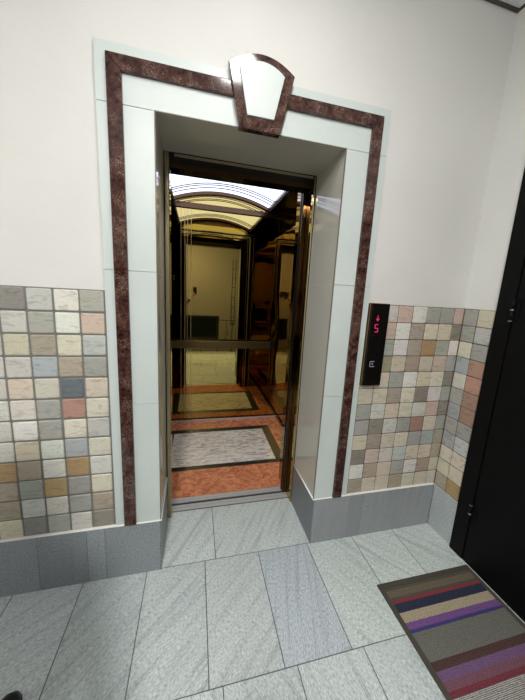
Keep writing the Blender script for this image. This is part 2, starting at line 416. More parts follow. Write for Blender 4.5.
RIGHT = ['twpWggp', 'cpWtccT', 'tgWtogW', 'tvctcpg', 'ycgWcyT', 'cctyTWg', 'gwcywpT', 'gTwgrcg', 'ctcygbt', 'Tpwlcct', 'WtcgWtc', 'tcctycw']
cells = []
for r in range(12):
    z1 = H+(12-r)*.1
    for k in range(7):
        x0 = XC-.0747-.6+k*.1
        cells.append((x0, min(x0+.1, XC-.001), z1-.1, z1, RIGHT[r][k]))
struct('trim_mosaic_right', mosaic(cells, mf, 1, .0046, .004, 1, edge=.004), 'mosaic')
bm = bmesh.new(); bx(bm, XO2, XC, -.0012, .004, H, ZM+.001); struct('trim_grout_right', bm, 'grout_right')
SIDE = ['gc', 'gl', 'yg', 'br', 'wR', 'gr', 'br', 'gg', 'bl', 'yy', 'yc', 'to']
cells = []
for r in range(12):
    z1 = H+(12-r)*.1
    cells += [(.006, .096, z1-.1, z1, SIDE[r][0]), (.096, .196, z1-.1, z1, SIDE[r][1]), (.196, .2095, z1-.1, z1, SIDE[r][1])]
struct('trim_mosaic_side', mosaic(cells, lambda a, b, h: (XC-h, -a, b), 1, .0046, .004, 1, edge=.004), 'mosaic')
bm = bmesh.new(); bx(bm, XC-.0012, XC+.004, -.2095, -.001, H, ZM+.001); struct('trim_grout_side', bm, 'grout_right')

# ------------------------------------------------------------------ black steel door on the right wall
bm = bmesh.new()
bx(bm, XC-.022, XC+.06, -.298, -.21, 0.0, 2.34, bev=.002); bx(bm, XC-.022, XC+.06, -1.34, -1.252, 0.0, 2.34, bev=.002)
bx(bm, XC-.022, XC+.06, -1.254, -.296, 2.25, 2.34, bev=.002); bx(bm, XC-.016, XC+.06, -1.254, -.296, 0.0, .012)
door = struct('door_1', bm, 'steelblack', 'black painted steel door frame on the right wall')
def kid(name, bm, m, parent):
    o = obj(name, bm, m, parent); return o
bm = bmesh.new(); bx(bm, XC-.018, XC+.03, -1.248, -.302, .016, 2.246, bev=.003)
bx(bm, XC-.0215, XC-.017, -1.17, -.38, .12, 2.14, bev=.002)
leaf = kid('door_leaf', bm, 'steelblack', door)
for zc in (.32, 1.52, 2.0):
    bm = bmesh.new(); yy = -.300
    for a, b in ((-.055, -.004), (.004, .055)): tube(bm, [(XC-.030, yy, zc+a), (XC-.030, yy, zc+b)], .0095, 12)
    bx(bm, XC-.024, XC-.020, yy-.03, yy+.012, zc-.05, zc+.05)
    tube(bm, [(XC-.030, yy, zc+.055), (XC-.030, yy, zc+.064)], [.0095, .005], 12)
    h_ = kid('hinge', bm, 'steelblack', door)
    bm = bmesh.new(); tube(bm, [(XC-.030, yy, zc-.004), (XC-.030, yy, zc+.004)], .0102, 12)
    if zc < 1: tube(bm, [(XC-.030, yy, zc+.053), (XC-.030, yy, zc+.058)], .0105, 12)
    else: tube(bm, [(XC-.030, yy, zc-.060), (XC-.030, yy, zc-.055)], .0105, 12)
    kid('hinge_pin', bm, 'pin', h_)
bm = bmesh.new(); bx(bm, XC-.030, XC-.0215, -1.23, -1.185, .94, 1.16, bev=.003)
tube(bm, [(XC-.03, -1.205, 1.06), (XC-.075, -1.205, 1.06), (XC-.08, -1.19, 1.06), (XC-.08, -1.08, 1.06)], .009, 12)
kid('door_handle', bm, 'hingemetal', door)

# ------------------------------------------------------------------ stone surround of the lift
sur = thing('elevator_surround', 'pale mint stone surround with dark red marble band around the lift opening', 'door surround', (.448, 0, H))
zj = [H, 1.60, 2.2515, ZT]
def stone(poly, y0=-T, y1=.002): bm = bmesh.new(); prism(bm, poly, y0, y1, bev=.0012); return bm
gp = .0009
for (x0, x1, nm) in ((XO, XI, 'l'), (XI2, XO2, 'r')):
    for za, zb in ((H+.0022, .97), (.97, 1.60), (1.60, 2.2515)):
        obj('stone_panel', stone([(x0, za+gp), (x1, za+gp), (x1, zb-gp), (x0, zb-gp)]), 'ceramic', sur)
obj('stone_panel', stone([(XO, 2.2515+gp), (.449, 2.2515+gp), (.449, ZT), (XO, ZT)]), 'ceramic', sur)
obj('stone_panel', stone([(.4495, 2.2515+gp), (XO2, 2.2515+gp), (XO2, ZT), (.4495, ZT)]), 'ceramic', sur)
# raised red marble band, mitred corners
bo, bi = .0424, .0994
def band(poly): bm = bmesh.new(); prism(bm, poly, -T-.015, -T+.002, bev=.0035); return bm
xl0, xl1, xr1, xr0, zb0, zb1 = XO+bo, XO+bi, XO2-bi, XO2-bo, ZT-bo, ZT-bi
e = .0006
obj('red_marble_band', band([(xl0, 1.002), (xl1, 1.002), (xl1, zb1-e), (xl0, zb0-e)]), 'red', sur)
obj('red_marble_band', band([(xl0, H+.0022), (xl1, H+.0022), (xl1, 1.0), (xl0, 1.0)]), 'red', sur)
obj('red_marble_band', band([(xr1, 1.002), (xr0, 1.002), (xr0, zb0-e), (xr1, zb1-e)]), 'red', sur)
obj('red_marble_band', band([(xr1, H+.0022), (xr0, H+.0022), (xr0, 1.0), (xr1, 1.0)]), 'red', sur)
obj('red_marble_band', band([(xl0+e, zb0), (.3185, zb0), (.335, zb1), (xl1+e, zb1)]), 'red', sur)
obj('red_marble_band', band([(.5785, zb0), (xr0-e, zb0), (xr1-e, zb1), (.562, zb1)]), 'red', sur)
# keystone
def arc(x0, z0, x1, z1, rise, n=14):
    return [(x0+(x1-x0)*i/n, z0+(z1-z0)*i/n+rise*4*(i/n)*(1-i/n)) for i in range(n+1)]
kc = .4485
outer = [(kc-.092, 2.238)] + arc(kc-.1455, 2.478, kc+.1455, 2.478, .052) + [(kc+.092, 2.238)]
inner = [(kc-.060, 2.289)] + arc(kc-.099, 2.462, kc+.099, 2.462, .036) + [(kc+.060, 2.289)]
bm = bmesh.new()
yf = -.043
def bevring(bm, outer, inner, yf, yb):
    import itertools
    cx_, cz_ = kc, 2.38
    def sh(poly, d):
        n = len(poly); out = []
        for i in range(n):
            p, a, b = Vector(poly[i]), Vector(poly[i-1]), Vector(poly[(i+1) % n])
            d1 = (p-a).normalized(); d2 = (b-p).normalized()
            n1 = Vector((d1.y, -d1.x)); n2 = Vector((d2.y, -d2.x)); m = (n1+n2).normalized(); k = max(.5, m.dot(n1))
            out.append(tuple(p+m*d/k))
        return out
    # polygons run clockwise: find the sign that grows them
    g = sh(outer, .003); grow = 1 if sum(abs(x-cx_) for x, _ in g) > sum(abs(x-cx_) for x, _ in outer) else -1
    rings = [(outer, yb), (outer, yf+.003), (sh(outer, -grow*.003), yf), (sh(inner, grow*.002), yf), (inner, yf+.002), (inner, yf+.010)]
    vr = [[bm.verts.new((x, y, z)) for x, z in pl] for pl, y in rings]
    for a, b in zip(vr, vr[1:]):
        for i in range(len(a)): bm.faces.new((a[i], a[(i+1) % len(a)], b[(i+1) % len(a)], b[i]))
bevring(bm, outer, inner, yf, -T+.001)
key = obj('keystone', bm, 'red', sur)
bm = bmesh.new(); prism(bm, inner, yf-.006, yf+.012, bev=.003); obj('keystone_panel', bm, 'ceramic', key)
# reveal linings
for X, x_in in ((XI, XI-.004), (XI2, XI2+.004)):
    for za, zb in ((H+.003, 1.60), (1.6012, ZI+.003)):
        bm = bmesh.new(); bx(bm, min(X, x_in), max(X, x_in), -T+.001, D, za, zb); obj('reveal_lining', bm, 'greige', sur)
bm = bmesh.new(); bx(bm, XI, XI2, -T+.001, D, ZI, ZI+.004); obj('lintel_lining', bm, 'lintel', sur)
for X, sg in ((XI, 1), (XI2, -1)):
    bm = bmesh.new(); bx(bm, min(X, X+.005*sg), max(X, X+.005*sg), -T-.0015, -T+.005, H+.003, ZI-.0); obj('corner_trim', bm, 'browntrim', sur)
bm = bmesh.new(); bx(bm, XI+.005, XI2-.005, -T-.0015, -T+.004, ZI-.004, ZI); obj('corner_trim', bm, 'browntrim', sur)

# ------------------------------------------------------------------ landing entrance: frame, sill, open sliding doors
ent = thing('landing_door_frame', 'bronze lift landing frame with header and metal sill inside the stone opening', 'elevator door frame', (.448, .36, 0))
ZH = 2.175
for x0, x1 in ((XI+.0035, .030), (.880, XI2-.0035)):
    bm = bmesh.new(); bx(bm, x0, x1, D+.0015, .450, 0.0, ZI-.001, bev=.002)
    j = obj('jamb', bm, 'brassy', ent)
for (x0, x1) in ((.0295, .034), (.8765, .8805)):
    bm = bmesh.new(); bx(bm, x0, x1, D+.004, .446, 0.001, ZH); obj('jamb_edge', bm, 'gold', ent)
bm = bmesh.new(); bx(bm, .034, .876, D+.0015, .450, ZH, ZI-.001, bev=.002); hd = obj('header', bm, 'headerblack', ent)
bm = bmesh.new(); bx(bm, .036, .874, D-.0015, D+.003, ZH, ZH+.022); obj('header_strip', bm, 'darkbronze', hd)
bm = bmesh.new(); bx(bm, .06, .868, D-.001, D+.003, ZI-.020, ZI-.006); obj('header_strip', bm, 'brassy', hd)
bm = bmesh.new()
bx(bm, .0, .90, .409, .433, -.02, .001); bx(bm, .0, .90, .436, .462, -.02, .001); bx(bm, .0, .90, .488, .505, -.02, .001); bx(bm, .0, .90, .508, .534, -.02, .001)
bx(bm, .0, .90, .404, .536, -.05, -.006, mi=1)
obj('sill', bm, ['silver', 'groove'], ent)
# two door panels slid away to the right; only their edges show
for k, (y0, y1, x0) in enumerate(((.4535, .476, .852), (.483, .505, .850))):
    bm = bmesh.new(); bx(bm, x0, x0+.50, y0, y1, .008, ZH+.06, bev=.003)
    dpn = obj('door_panel', bm, 'darkbronze', ent)
    bm = bmesh.new(); bx(bm, x0-.004, x0+.001, y0+.004, y1-.004, .008, ZH+.05); obj('door_edge_strip', bm, 'blackmetal', dpn)
bm = bmesh.new(); bx(bm, .0, 1.38, .4525, .530, ZH+.065, ZI+.2); obj('header_box', bm, 'blackmetal', ent)
bm = bmesh.new(); bx(bm, -.02, .012, .4525, .530, .008, ZH+.06); obj('strike_post', bm, 'darkbronze', ent)

# ------------------------------------------------------------------ lift car
car = thing('elevator_car', 'open lift car with gold mirror walls and arched lit ceiling', 'elevator', (.45, 1.2, 0))
X0, X1, Y0, Y1 = -.283, 1.178, .54, 1.828
ZS = 2.41
def cbox(name, d, m, parent=car, bev=0):
    bm = bmesh.new(); bx(bm, *d, bev=bev); return obj(name, bm, m, parent)
# floor inlay: rust border, black frame, pale centre in four slabs
fl = bmesh.new()
bi0, bi1, bj0, bj1 = -.115, 1.012, .868, 1.612     # outer of black frame
wi0, wi1, wj0, wj1 = -.030, .925, .925, 1.535
def ringf(bm, o, i_, z0, z1, mi):
    bx(bm, o[0], o[1], o[2], i_[2], z0, z1, mi=mi); bx(bm, o[0], o[1], i_[3], o[3], z0, z1, mi=mi)
    bx(bm, o[0], i_[0], i_[2], i_[3], z0, z1, mi=mi); bx(bm, i_[1], o[1], i_[2], i_[3], z0, z1, mi=mi)
bm = bmesh.new(); ringf(bm, (X0, X1, Y0, Y1), (bi0, bi1, bj0, bj1), -.03, 0, 0)
cf = obj('car_floor', bm, 'terracotta', car)
bm = bmesh.new(); ringf(bm, (bi0, bi1, bj0, bj1), (wi0, wi1, wj0, wj1), -.03, 0, 0); obj('black_border', bm, 'blackgranite', cf)
bm = bmesh.new(); mid = .47
for a, b in ((wi0, mid-.0008), (mid+.0008, wi1)): bx(bm, a, b, wj0, wj1, -.03, 0)
obj('marble_inset', bm, 'whitemarble', cf)
# walls
cbox('back_wall', (X0-.03, X1+.03, Y1, Y1+.03, 0, 2.60), 'gold')
for x0, x1 in ((X0-.03, X0), (X1, X1+.03)): cbox('side_wall', (x0, x1, Y0+.11, Y1, 0, ZS+.02), 'sidemirror')
for d in ((X0+.005, X1-.005, Y1-.014, Y1, .001, .040),): cbox('skirting', (X0+.005, X1-.005, Y1-.014, Y1, .001, .020), 'silver', bev=.002)
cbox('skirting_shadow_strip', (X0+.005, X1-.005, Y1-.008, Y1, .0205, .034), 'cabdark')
for x0, x1 in ((X0, X0+.012), (X1-.012, X1)): cbox('skirting', (x0, x1, Y0+.115, Y1-.015, .001, .040), 'darkbronze')
# front returns and transom
RX0, RX1 = .004, .874
ZT2 = 2.262
fr_l = cbox('front_return', (X0-.03, RX0, Y0, Y0+.11, 0, ZS+.02), 'darkbronze')
fr_r = cbox('front_return', (RX1, X1+.03, Y0, Y0+.11, 0, ZS+.02), 'sidemirror')
tr = cbox('transom', (RX0, RX1, Y0, Y0+.11, ZT2, ZS+.02), 'gold')
cbox('transom_face', (RX0, RX1, Y0-.002, Y0+.001, ZT2, ZS), 'darkbronze', tr)
# concentric black and silver trims around the entrance, car side
yi = Y0+.1105
for off, wd, m in ((.012, .022, 'blackmetal'), (.046, .010, 'inlay'), (.078, .012, 'silver'), (.094, .030, 'blackmetal'), (.138, .010, 'inlay')):
    bm = bmesh.new()
    bx(bm, RX1+off, RX1+off+wd, yi-.001, yi+.002, .01, ZT2+.01+off*.6)
    bx(bm, RX0-.03, RX1+off+wd, yi-.001, yi+.002, ZT2+.01+off*.6, ZT2+.01+off*.6+wd*.7)
    obj('entrance_trim', bm, m, car)
# back wall details: straight bar under the tympanum, pinstripes, handrail
zb = 2.340
cbox('cornice_bar', (X0+.001, X1-.001, Y1-.022, Y1, zb, zb+.055), 'cabdark', bev=.004)
for x in (.022, .060, .088, .125):
    cbox('inlay_strip', (x, x+.0055, Y1-.0012, Y1+.001, .04, zb), 'inlay')
bm = bmesh.new(); bx(bm, X0+.10, X1-.15, Y1-.062, Y1-.050, .886, .972, bev=.003)
hr = obj('handrail', bm, 'railbrass', car)
for x in (X0+.22, .45, X1-.14):
    bm = bmesh.new(); tube(bm, [(x, Y1-.052, .928), (x, Y1-.001, .928)], .014, 14); lathe_bm = bm
    obj('handrail_bracket', bm, 'darkbronze', hr)
bm = bmesh.new(); bx(bm, X1-.15, X1-.11, Y1-.068, Y1-.044, .876, .982, bev=.004); obj('handrail_end', bm, 'blackmetal', hr)
# arched ceiling
VX0, VX1, VY0, VY1 = -.045, .935, .70, Y1-.03
def vz(x, ze=2.432, rise=.096):
    t = (x-VX0)/(VX1-VX0); return ze+rise*4*t*(1-t)
bm = bmesh.new(); nx = 28
top = []; 
for y in (VY0, VY1):
    top.append([bm.verts.new((VX0+(VX1-VX0)*i/nx, y, vz(VX0+(VX1-VX0)*i/nx))) for i in range(nx+1)])
for i in range(nx):
    f = bm.faces.new((top[0][i], top[0][i+1], top[1][i+1], top[1][i])); f.smooth = True
ex = bmesh.ops.extrude_face_region(bm, geom=bm.faces[:])
for v in [g for g in ex['geom'] if isinstance(g, bmesh.types.BMVert)]: v.co.z += .008
lp_ = obj('ceiling_light_panel', bm, 'vault', car)
def archband(y0, y1, dz0, dz1, m, name, par=car):
    bm = bmesh.new(); a = []
    for y in (y0, y1):
        for dz in (dz0, dz1): a.append([bm.verts.new((VX0+(VX1-VX0)*i/nx, y, vz(VX0+(VX1-VX0)*i/nx)+dz)) for i in range(nx+1)])
    for i in range(nx):
        for p, q_ in ((0, 1), (1, 3), (3, 2), (2, 0)): bm.faces.new((a[p][i], a[p][i+1], a[q_][i+1], a[q_][i]))
    for k in (0, nx): bm.faces.new((a[0][k], a[1][k], a[3][k], a[2][k]))
    return obj(name, bm, m, par)
archband(VY1-.002, Y1-.001, -.030, .006, 'cabdark', 'ceiling_arch')
archband(Y0+.111, VY0+.004, -.030, .006, 'cabdark', 'ceiling_arch')
for y in (.80, .86, .92, 1.55, 1.60, 1.68):
    archband(y-.0045, y+.0045, -.006, .002, 'cabdark', 'ceiling_rib', lp_)
for x0, x1 in ((X0, VX0+.004), (VX1-.004, X1)):
    cs = cbox('ceiling_cornice', (x0, x1, Y0+.111, Y1-.001, 2.405, 2.45), 'cabdark', bev=.004)
for x in (VX0-.012, VX1+.006): cbox('cornice_edge', (x, x+.006, Y0+.12, Y1-.03, 2.400, 2.406), 'silver')
cbox('car_roof', (X0-.03, X1+.03, Y0, Y1+.03, 2.60, 2.63), 'cabdark')
cbox('roof_filler', (X0-.03, X1+.03, Y0, Y0+.11, ZS+.0205, 2.60), 'cabdark')
cbox('roof_filler', (X0-.03, X0, Y0+.11, Y1, ZS+.0205, 2.60), 'cabdark')
cbox('roof_filler', (X1, X1+.03, Y0+.11, Y1, ZS+.0205, 2.60), 'cabdark')
# control panel on the left front return, facing the back of the car
cp = cbox('control_panel', (-.19, -.07, yi-.001, yi+.006, .85, 1.75), 'panelblack', bev=.002)
for r in range(5):
    for c_ in range(2):
        bm = bmesh.new(); x = -.155+.05*c_; z = 1.05+.07*r
        tube(bm, [(x, yi+.005, z), (x, yi+.009, z)], .014, 20); obj('control_button', bm, 'headerblack', cp)
for z in (1.655, 1.695):
    bm = bmesh.new(); tube(bm, [(-.13, yi+.005, z), (-.13, yi+.009, z)], .010, 16); obj('control_key', bm, 'silver', cp)
bm = bmesh.new(); bx(bm, -.155, -.105, yi+.0055, yi+.007, 1.56, 1.63); obj('control_display', bm, 'glassdark', cp)

# ------------------------------------------------------------------ landing call panel
pan = thing('call_panel', 'tall narrow black call panel with red floor display right of the lift', 'call panel', (1.178, -.004, 1.27))
PX0, PX1, PZ0, PZ1 = 1.117, 1.236, 1.036, 1.514
bm = bmesh.new(); bx(bm, PX0, PX1, -.024, -.0015, PZ0, PZ1, bev=.002); obj('back_box', bm, 'goldedge', pan)
bm = bmesh.new(); bx(bm, PX0+.006, PX1-.001, -.033, -.023, PZ0+.002, PZ1-.001, bev=.0015); fp = obj('faceplate', bm, 'panelblack', pan)
bm = bmesh.new(); bx(bm, PX0+.0065, PX1-.001, -.0333, -.0328, 1.335, 1.3365); obj('seam', bm, 'goldedge', fp)
ys = -.0334
def strip(bm, x0, z0, x1, z1, w_):
    d = Vector((x1-x0, z1-z0)); d.normalize(); n = Vector((-d.y, d.x))*w_/2
    prism(bm, [(x0-n.x, z0-n.y), (x1-n.x, z1-n.y), (x1+n.x, z1+n.y), (x0+n.x, z0+n.y)], ys-.0006, ys+.0008)
bm = bmesh.new(); ax, az = 1.166, 1.432       # down arrow
strip(bm, ax, az+.016, ax, az-.012, .003); strip(bm, ax-.010, az-.002, ax, az-.015, .003); strip(bm, ax+.010, az-.002, ax, az-.015, .003)
obj('floor_arrow', bm, 'red_led', fp)
bm = bmesh.new(); ax, az, hw, hh = 1.164, 1.375, .0095, .0105      # figure 5
strip(bm, ax-hw, az+2*hh, ax+hw, az+2*hh, .0038); strip(bm, ax-hw, az+2*hh, ax-hw, az, .0038); strip(bm, ax-hw, az, ax+hw, az, .0038)
strip(bm, ax+hw, az, ax+hw, az-2*hh, .0038); strip(bm, ax+hw, az-2*hh, ax-hw, az-2*hh, .0038)
obj('floor_number', bm, 'red_led', fp)
bm = bmesh.new(); ax, az, h_ = 1.166, 1.168, .015
for a in ((-h_, h_, h_*.9, h_), (-h_, h_, -h_, -h_), (-h_, -h_, h_, -h_)): strip(bm, ax+a[0], az+a[1], ax+a[2], az+a[3], .0022)
strip(bm, ax-.003, az, ax+.003, az, .007)
obj('call_button', bm, 'white_led', fp)

# ------------------------------------------------------------------ striped doormat
def matmat(name, c, rib=0, c2=None):
    m, nt, b = new_mat(name); L = nt.links.new
    tc = N(nt, 'ShaderNodeTexCoord'); n = N(nt, 'ShaderNodeTexNoise'); n.inputs['Scale'].default_value = 240; n.inputs['Detail'].default_value = 2
    c2 = c2 or tuple(v*.55 for v in c)
    r = ramp(nt, [(.38, c2), (.6, c)]); L(tc.outputs['Object'], n.inputs['Vector'])
    if rib:
        mp = N(nt, 'ShaderNodeMapping'); mp.inputs['Scale'].default_value = (.28, 1.2, 1); L(tc.outputs['Object'], mp.inputs[0]); L(mp.outputs[0], n.inputs['Vector'])
        wv = N(nt, 'ShaderNodeTexWave', bands_direction='Y'); wv.inputs['Scale'].default_value = 60; wv.inputs['Distortion'].default_value = 5; wv.inputs['Detail Scale'].default_value = 30
        L(tc.outputs['Object'], wv.inputs['Vector'])
        ma = N(nt, 'ShaderNodeMath', operation='MULTIPLY_ADD'); ma.inputs[1].default_value = .45; L(wv.outputs['Fac'], ma.inputs[0])
        mb = N(nt, 'ShaderNodeMath', operation='MULTIPLY'); mb.inputs[1].default_value = .55; L(n.outputs[0], mb.inputs[0]); L(mb.outputs[0], ma.inputs[2]); L(ma.outputs[0], r.inputs[0])
    else: L(n.outputs[0], r.inputs[0])
    L(r.outputs[0], b.inputs['Base Color'])
    bp = N(nt, 'ShaderNodeBump'); bp.inputs['Strength'].default_value = .8; bp.inputs['Distance'].default_value = .003
    L(n.outputs[0], bp.inputs['Height']); L(bp.outputs[0], b.inputs['Normal']); b.inputs['Roughness'].default_value = .95
    MAT[name] = m
pl = [('m_olive', (.16, .135, .09), 0), ('m_brown', (.10, .085, .065), 0), ('m_red', (.26, .035, .05), 0), ('m_navy', (.022, .028, .065), 0), ('m_beige', (.44, .38, .26), 0),
      ('m_purple', (.19, .085, .28), 0), ('m_blue', (.05, .045, .20), 0), ('m_grey', (.17, .17, .15), 0), ('m_darkbrown', (.085, .042, .035), 0),
      ('m_violet', (.18, .10, .22), 0), ('m_mauve', (.20, .085, .12), 0), ('m_maroon', (.19, .035, .05), 0), ('m_tweed', (.50, .49, .46), 1)]
for nme, c, rb in pl: matmat(nme, c, rb, (.03, .03, .03) if rb else None)
mat = thing('doormat', 'rectangular striped doormat with dark rubber rim beside the black door', 'doormat', (1.46, -.8, 0))
mx0, mx1, my0, my1 = 1.150, 1.762, -.342, -1.30
bm = bmesh.new()
rb = .030
bx(bm, mx0, mx1, my1, my1+rb, 0.0002, .009, bev=.002); bx(bm, mx0, mx1, my0-rb, my0, 0.0002, .009, bev=.002)
bx(bm, mx0, mx0+rb*.8, my1+rb, my0-rb, 0.0002, .009, bev=.002); bx(bm, mx1-rb*.8, mx1, my1+rb, my0-rb, 0.0002, .009, bev=.002)
obj('rubber_border', bm, 'rubber', mat)
names_ = [p[0] for p in pl]
bands = [(-.372, 'm_brown'), (-.386, 'm_olive'), (-.420, 'm_brown'), (-.434, 'm_red'), (-.450, 'm_navy'), (-.492, 'm_beige'), (-.536, 'm_purple'), (-.566, 'm_blue'), (-.580, 'm_grey'), (-.690, 'm_darkbrown'),
         (-.722, 'm_violet'), (-.755, 'm_mauve'), (-.785, 'm_maroon'), (-.806, 'm_tweed'), (-.900, 'm_maroon'), (-.925, 'm_violet'), (-.96, 'm_brown'), (-1.0, 'm_navy'), (-1.04, 'm_beige'), (-1.09, 'm_grey'), (-1.20, 'm_red'), (-1.27, None)]
bm = bmesh.new()
for (ya, nm), (yb_, _) in zip(bands, bands[1:]):
    mi = names_.index(nm); zt = .0075
    n = max(1, int((ya-yb_)/.006)); st = (ya-yb_)/n
    for i in range(n):
        y1_ = ya-i*st; y0_ = y1_-st
        bx(bm, mx0+rb*.8, mx1-rb*.8, y0_, y1_, .001, zt+(.0010 if i % 2 else 0), mi=mi)
obj('striped_pile', bm, names_, mat)

# ------------------------------------------------------------------ ceiling lamp, and an added fill lamp over the stairwell
def ceiling_lamp(x, y, r, label, glass='lampglass'):
    t = thing('ceiling_lamp', label, 'ceiling lamp', (x, y, ZC))
    bm = bmesh.new(); lathe(bm, [(r+.02, ZC-.001), (r+.02, ZC-.04), (r+.005, ZC-.045), (r+.004, ZC-.02)], x, y); obj('lamp_ring', bm, 'lampring', t)
    bm = bmesh.new(); lathe(bm, [(r, ZC-.03), (r, ZC-.050), (r*.93, ZC-.062), (r*.75, ZC-.072), (r*.4, ZC-.078)], x, y); obj('lamp_diffuser', bm, glass, t)
ceiling_lamp(.42, -.86, .13, 'round white ceiling lamp above the landing in front of the lift')
ceiling_lamp(-.15, -2.3, .16, 'added fill lamp on the ceiling above the stairwell behind the railing', 'stairfillglass')

# ------------------------------------------------------------------ stairwell side: iron railing, dark panel, stair rail
rail = thing('stair_railing', 'black iron railing with scrolls along the landing edge', 'railing', (0, YL+.03, 0))
yr = YL+.03
bm = bmesh.new(); bx(bm, XL+.01, 1.24, yr-.012, yr+.012, .79, .805, bev=.002); bx(bm, XL+.01, 1.24, yr-.008, yr+.008, .10, .112); obj('rail', bm, 'iron', rail)
def scroll(cx_, z0, z1):
    bm = bmesh.new(); tube(bm, [(cx_, yr, z0), (cx_, yr, z0+.12)], .006, 8); tube(bm, [(cx_, yr, z1), (cx_, yr, z1-.22)], .006, 8)
    zm = (z0+.12+z1-.22)/2; hh = (z1-.22-z0-.12)/2
    pts = []
    for i in range(33):
        t = i/32; a = t*2*PI
        pts.append((cx_+.045*math.sin(a)*(1 if True else 1), yr, zm+hh*(1-2*t)))
    tube(bm, pts, .006, 8)
    for s_ in (1, -1):
        tube(bm, [(cx_+s_*.045*math.cos(a)*(.4+.6*k/14), yr, zm+s_*hh*.5+.045*math.sin(a)*(.4+.6*k/14)) for k, a in enumerate([i*PI/7 for i in range(15)])], .005, 8)
    return bm
for x in (-1.5, -1.1, -.7, .92):
    obj('scroll_baluster', scroll(x, .112, .79), 'iron', rail)
for x in (-1.88, -1.3, -.9, -.3, .3, .70, 1.06, 1.232):
    bm = bmesh.new(); bx(bm, x-.008, x+.008, yr-.008, yr+.008, 0, .79); obj('post', bm, 'iron', rail)
dp = thing('dark_glazed_panel', 'dark framed rectangular panel fixed on the landing railing, seen in the mirror', 'panel', (.25, yr+.03, .62))
bm = bmesh.new(); ringf_pts = None
bx(bm, -.20, .73, yr+.014, yr+.05, .84, .90, bev=.003); bx(bm, -.20, .73, yr+.014, yr+.05, .33, .38, bev=.003)
bx(bm, -.20, -.14, yr+.014, yr+.05, .38, .84, bev=.003); bx(bm, .67, .73, yr+.014, yr+.05, .38, .84, bev=.003)
obj('frame', bm, 'iron', dp)
bm = bmesh.new(); bx(bm, -.14, .67, yr+.018, yr+.034, .38, .84); obj('pane', bm, 'glassdark', dp)
sr = thing('stair_handrail', 'black iron rail of the stair flight rising away beyond the landing', 'handrail', (1.08, yr-.03, 0))
bm = bmesh.new()
for dx in (-.035, .045): tube(bm, [(1.06+dx, yr-.03, .70), (1.06+dx+.13, yr-1.0, 2.35)], .011, 8)
obj('rail', bm, 'iron', sr)
for k in range(6):
    t = .1+k*.15; z = .7+1.65*t; y = yr-.03-.97*t
    bm = bmesh.new(); tube(bm, [(1.025+.13*t, y, z), (1.105+.13*t, y, z)], .009, 8); obj('rung', bm, 'iron', sr)
bm = bmesh.new(); tube(bm, [(1.06, yr-.03, .0), (1.06, yr-.03, .72)], .012, 8); bx(bm, 1.01, 1.12, yr-.045, yr-.015, .69, .72); obj('post', bm, 'iron', sr)

# ------------------------------------------------------------------ the person taking the picture, left of the view (shoe tip and hand show)
per = thing('person', 'person in dark clothes holding up a phone, shoe tip at the lower left', 'person', (-.42, -1.02, 0))
def skin_mesh(pts, edges, radii, sub=2):
    me = bpy.data.meshes.new('tmp'); me.from_pydata([Vector(p) for p in pts], edges, []); me.update()
    o = bpy.data.objects.new('tmp', me); C.objects.link(o)
    o.modifiers.new('s', 'SKIN'); sv = me.skin_vertices[0].data
    for i, r in enumerate(radii):
        r = r if isinstance(r, tuple) else (r, r); sv[i].radius = r; sv[i].use_root = (i == 0)
    m = o.modifiers.new('d', 'SUBSURF'); m.levels = sub; m.render_levels = sub
    dg = bpy.context.evaluated_depsgraph_get(); ev = o.evaluated_get(dg); out = bpy.data.meshes.new_from_object(ev)
    bpy.data.objects.remove(o); bm = bmesh.new(); bm.from_mesh(out); bpy.data.meshes.remove(out)
    for f in bm.faces: f.smooth = True; f.material_index = 0
    return bm
def merge(a, b, mi=0):
    me = bpy.data.meshes.new('t'); b.to_mesh(me); b.free(); n = len(a.faces); a.from_mesh(me); bpy.data.meshes.remove(me)
    a.faces.ensure_lookup_table()
    for f in a.faces[n:]: f.material_index = mi; f.smooth = True
px, py = -.42, -1.02
sR, sL = Vector((px+.17, py-.10, 1.40)), Vector((px-.17, py+.02, 1.40))
wR = Vector((.070, -1.470, 1.325)); eR = Vector((-.10, -1.36, 1.15))
wL = Vector((px-.28, py+.10, .86)); eL = Vector((px-.27, py+.0, 1.12))
hR = Vector((px+.09, py-.03, .92)); hL = Vector((px-.09, py+.03, .92))
kR = Vector((px+.06, py-.02, .50)); aR = Vector((px+.10, py-.10, .09))
kL = Vector((px-.10, py+.29, .51)); aL = Vector((px-.105, py+.365, .09))
pv = Vector((px, py, .96)); ch = Vector((px, py-.03, 1.28)); nk = Vector((px+.01, py-.03, 1.46)); hd_ = Vector((px+.03, py+.0, 1.56))
body = skin_mesh([pv, (px, py, 1.12), ch, (px, py-.03, 1.40), nk, hd_, sR, eR, wR, sL, eL, wL, hR, kR, aR, hL, kL, aL],
    [(0,1),(1,2),(2,3),(3,4),(4,5),(3,6),(6,7),(7,8),(3,9),(9,10),(10,11),(0,12),(12,13),(13,14),(0,15),(15,16),(16,17)],
    [(.11,.085),(.115,.085),(.145,.10),(.12,.085),.055,.06,.055,.042,.026,.055,.042,.026,.075,.055,.04,.075,.055,.04])
